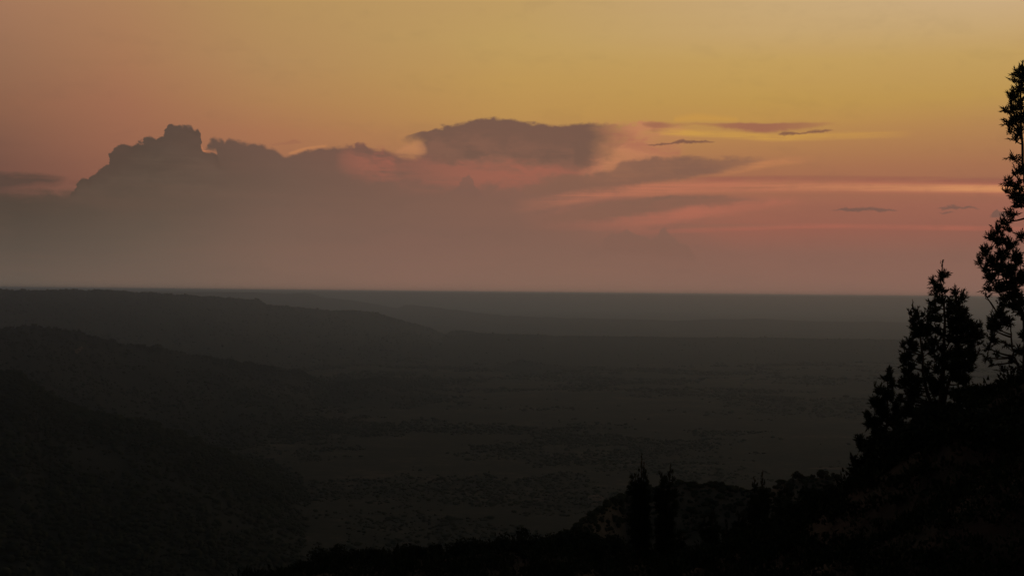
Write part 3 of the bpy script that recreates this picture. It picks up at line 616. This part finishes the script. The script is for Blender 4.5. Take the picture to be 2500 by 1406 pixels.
spire('small forked juniper midway between the pair and the two thin tips', 46, [(1742, 1240, 14), (1718, 1259, 10)], (1738, 1375), 22)
spire('small juniper with a thin needle tip in the lower slope', 45, [(1772, 1266, 18)], (1776, 1375), 16)
spire('small blunt twin-topped juniper in front of the two thin tips', 44, [(1801, 1244, 12), (1815, 1246, 10)], (1806, 1365), 20)
spire('small dark juniper under the slope below the single short tip', 38, [(1939, 1262, 14)], (1942, 1370), 24)
spire('tiny dark juniper at the bottom edge right of the close pair', 47, [(1660, 1288, 10)], (1662, 1385), 20)

G0 = 'bushy junipers inside the dark mass at right'
for q, d, tips, foot, half in ((0, 19.5, [(2232, 1040, 22), (2205, 1066, 14)], (2228, 1330), 75), (1, 18, [(2345, 1020, 20), (2310, 1050, 14)], (2335, 1390), 85), (2, 16.5, [(2440, 985, 20), (2478, 1000, 14)], (2455, 1400), 80), (3, 20.5, [(2160, 1170, 16)], (2150, 1370), 62), (4, 17, [(2260, 1210, 16)], (2265, 1480), 80)):
    spire('bushy juniper lost in the black mass of the right foreground', d, tips, foot, half, G0, dens=.16)

# ------------------------------------------------------------------ shrubs
def shrub_parts(r, h, n, leaf):
    """a rounded shrub: leafy lobes on a few stems, built round the origin"""
    lobes = [(np.array([rng.uniform(-.55, .55) * r, rng.uniform(-.55, .55) * r, h * rng.uniform(.3, .68)]), r * rng.uniform(.34, .55)) for _ in range(7)]
    V = []; per = n // len(lobes)
    for c, q in lobes:
        u = unit(rng.normal(size=(per, 3))) * (rng.random((per, 1)) ** .35) * q * np.array([1, 1, .8 * h / r])
        p = c + u; p[:, 2] = np.maximum(p[:, 2], .05)
        d = unit(rng.normal(size=(per, 3)) + np.array([0, 0, .5])); e = unit(np.cross(d, rng.normal(size=(per, 3)))); s = leaf * rng.uniform(.6, 1.4, (per, 1))
        V.append(np.stack([p - e * s * .5, p + e * s * .5, p + d * s * 1.2], 1))
    V = np.concatenate(V).reshape(-1, 3)
    st = Acc()
    for c, q in lobes: st.add(*tube(np.array([(0, 0, -.15), (c[0] * .4, c[1] * .4, c[2] * .5), c]), [.04 * r, .025 * r, .01 * r], 5))
    return V, np.arange(len(V)).reshape(-1, 3), np.concatenate(st.v), np.concatenate(st.t)
VAR = []
for k in range(5):
    V, T, SV, ST = shrub_parts(1.0, rng.uniform(.9, 1.3), 1500, .11)
    a = mesh('foliage', V, T, M_SCRUB); b = mesh('stem', SV, ST, M_BARK)
    VAR.append((a.data, b.data)); bpy.data.objects.remove(a); bpy.data.objects.remove(b)
def shrub(p, size, label, group=None):
    o = empty('shrub', p, label, 'shrub', group); o.scale = (size * rng.uniform(.9, 1.3), size * rng.uniform(.9, 1.3), size * rng.uniform(.8, 1.1)); o.rotation_euler = (0, 0, rng.uniform(0, 6.28))
    va, vb = VAR[rng.integers(0, 5)]
    for nm, d in (('foliage', va), ('stem', vb)):
        c = bpy.data.objects.new(nm, d); COL.objects.link(c); c.parent = o
    return o
def on_hill(px, py_hint, depth):
    q = at(px, py_hint, depth); q[2] = hill_z(q[0], q[1]) - .05; return q
# on the rounded shoulder under the tall juniper
shrub(on_hill(2440, 925, 19.6), .22, 'rounded dark shrub on the shoulder under the tallest juniper')
G1 = 'dark shrubs along the near slope'
for x, d, s in [(800, 63, .85), (833, 62, .7), (760, 64, .6), (880, 62, .6), (920, 61, .65), (960, 62, .7), (1000, 61, .8), (1045, 60, .7), (1080, 61, .65), (1120, 60, .8), (1170, 59, .75), (1210, 60, .7), (1250, 58, .8), (1290, 58, .95), (1335, 57, .8), (1375, 57, .9),
                (1420, 55, 1.0), (1460, 54, .9), (1500, 52, .8), (1540, 49, .6), (1590, 46, .6), (700, 66, .6), (640, 66, .6), (1690, 42, .5), (1750, 40, .5), (1830, 36, .45), (1890, 33, .5), (1960, 30, .5), (2010, 27, .45), (2050, 25, .4), (2180, 20, .4), (2260, 18, .4),
                (2350, 17, .4), (2420, 16, .35), (2480, 15, .35), (2300, 20.5, .4), (2380, 20, .28)]:
    shrub(on_hill(x + rng.uniform(-8, 8), 1300, d), s, 'dark low shrub on the black near slope along the bottom', G1)
# along the crest of the knoll
def on_knoll(px):
    G = SURF['knoll'][:, -1]; q = G[np.argmin([abs(math.atan2(g[0], g[1]) - math.atan2(*ray(px, 1180)[:2])) for g in G])].copy(); q[2] -= .1; return q
for x, s, l in [(1538, .8, 'rounded shrub on the knoll crest just left of the close pair'), (1948, 1.3, 'broad rounded shrub on the highest bump of the knoll, left one'), (2006, 1.2, 'broad rounded shrub on the highest bump of the knoll, right one')]:
    shrub(on_knoll(x), s * .62, l)
for x, s in [(1440, .7), (1462, .6), (1500, .8), (1675, .6), (1702, .8), (1735, .6), (1760, .8), (1785, .6), (1830, .5), (1878, .6), (1905, .8), (1925, 1.0), (1970, 1.0), (1988, .9), (2030, .9), (2052, .7), (2086, .6)]:
    shrub(on_knoll(x + rng.uniform(-9, 9)), s * rng.uniform(.35, .8), 'small dark shrub along the crest of the low knoll', 'shrubs along the knoll crest')
P = on_ridge('knoll', 7000, .1); scrub('knoll_scrub', P, rng.gamma(6, .042, len(P)))
# low plants over the near slope
n = 13000
y = np.where(rng.random(n) < .6, 3.5 * 9 ** rng.random(n), 20 + 60 * rng.random(n)); x = y * rng.uniform(-.40, .43, n); k = fbm(x / 3.5, y / 3.5, 91, 3) > np.where(y < 26, -.66, -.5)
x, y = x[k], y[k]; n = len(x); LF = 40
C = np.stack([x, y, hill_z(x, y)], -1); r = rng.gamma(6, .036, n) * np.clip(y / 26, .6, 1.5)
u = unit(rng.normal(size=(n, LF, 3))) * (rng.random((n, LF, 1)) ** .4); u[..., 2] = np.abs(u[..., 2]) * 1.05
p = C[:, None] + u * r[:, None, None]
d = unit(u + rng.normal(0, .5, (n, LF, 3)) + np.array([0, 0, .5])); e = unit(np.cross(d, rng.normal(size=d.shape))); ln = np.minimum(r, .012 + .0042 * y)[:, None, None] * rng.uniform(.35, .95, (n, LF, 1))
V = np.stack([p - e * ln * .3, p + e * ln * .3, p + d * ln], 2).reshape(-1, 3)
struct(mesh('undergrowth', V, np.arange(len(V)).reshape(-1, 3), M_JUNIPER), 'stuff')

# ------------------------------------------------------------------ pale rock and bare earth
def rocks(name, places, label):
    root = empty(name, places[0][0], label, 'rock'); loc = np.array(root.location)
    for p, r in places:
        V = ICO * (1 + rng.uniform(-.25, .25, (12, 1))) * r * np.array([1.2, 1, .8]) + p
        mesh('boulder', V, ICO_F, M_ROCK, root, loc)
def on_surf(key, px, py):
    G = SURF[key].reshape(-1, 3); d = ray(px, py); q = G - EYE_P; c = q @ d / np.linalg.norm(q, axis=1); return G[np.argmax(c)]
c0 = on_surf('ridge', 186, 862)
rocks('rock_outcrop', [(c0 + np.array([dx, dy, dz]), r) for dx, dy, dz, r in ((0, 0, 1, 3.2), (3, -2, 3, 2.6), (-4, 1, -2, 2.8), (5, 1, 5, 2.2), (-1, -2, -1, 2.5))], 'pale rock outcrop on the dark left ridge')

def bare_patch(px, py, w, l):
    d = ray(px, py); k = -EYE / d[2]; c = EYE_P + d * k
    n = 28; a = np.linspace(0, 2 * math.pi, n, endpoint=False)
    V = []
    for q in (1.0, .66, .33):
        rr = q * (1 + .35 * fbm(np.cos(a) * 2 + px, np.sin(a) * 2 + py, 5, 3))
        x = c[0] + w * rr * np.cos(a); y = c[1] + l * rr * np.sin(a); V.append(np.stack([x, y, valley_z(x, y) + (.15 if q == 1 else .6)], -1))
    V.append(np.array([[c[0], c[1], valley_z(c[0], c[1]) + .7]])); V = np.concatenate(V); T = []
    for r in range(2):
        for i in range(n): j = (i + 1) % n; T += [(r * n + i, r * n + j, r * n + n + j), (r * n + i, r * n + n + j, r * n + n + i)]
    T += [(2 * n + i, 2 * n + (i + 1) % n, 3 * n) for i in range(n)]
    struct(mesh('bare_earth', V, T, M_EARTH, smooth=True))
bare_patch(1456, 1211, 6, 15)
bare_patch(2035, 1141, 20, 7)
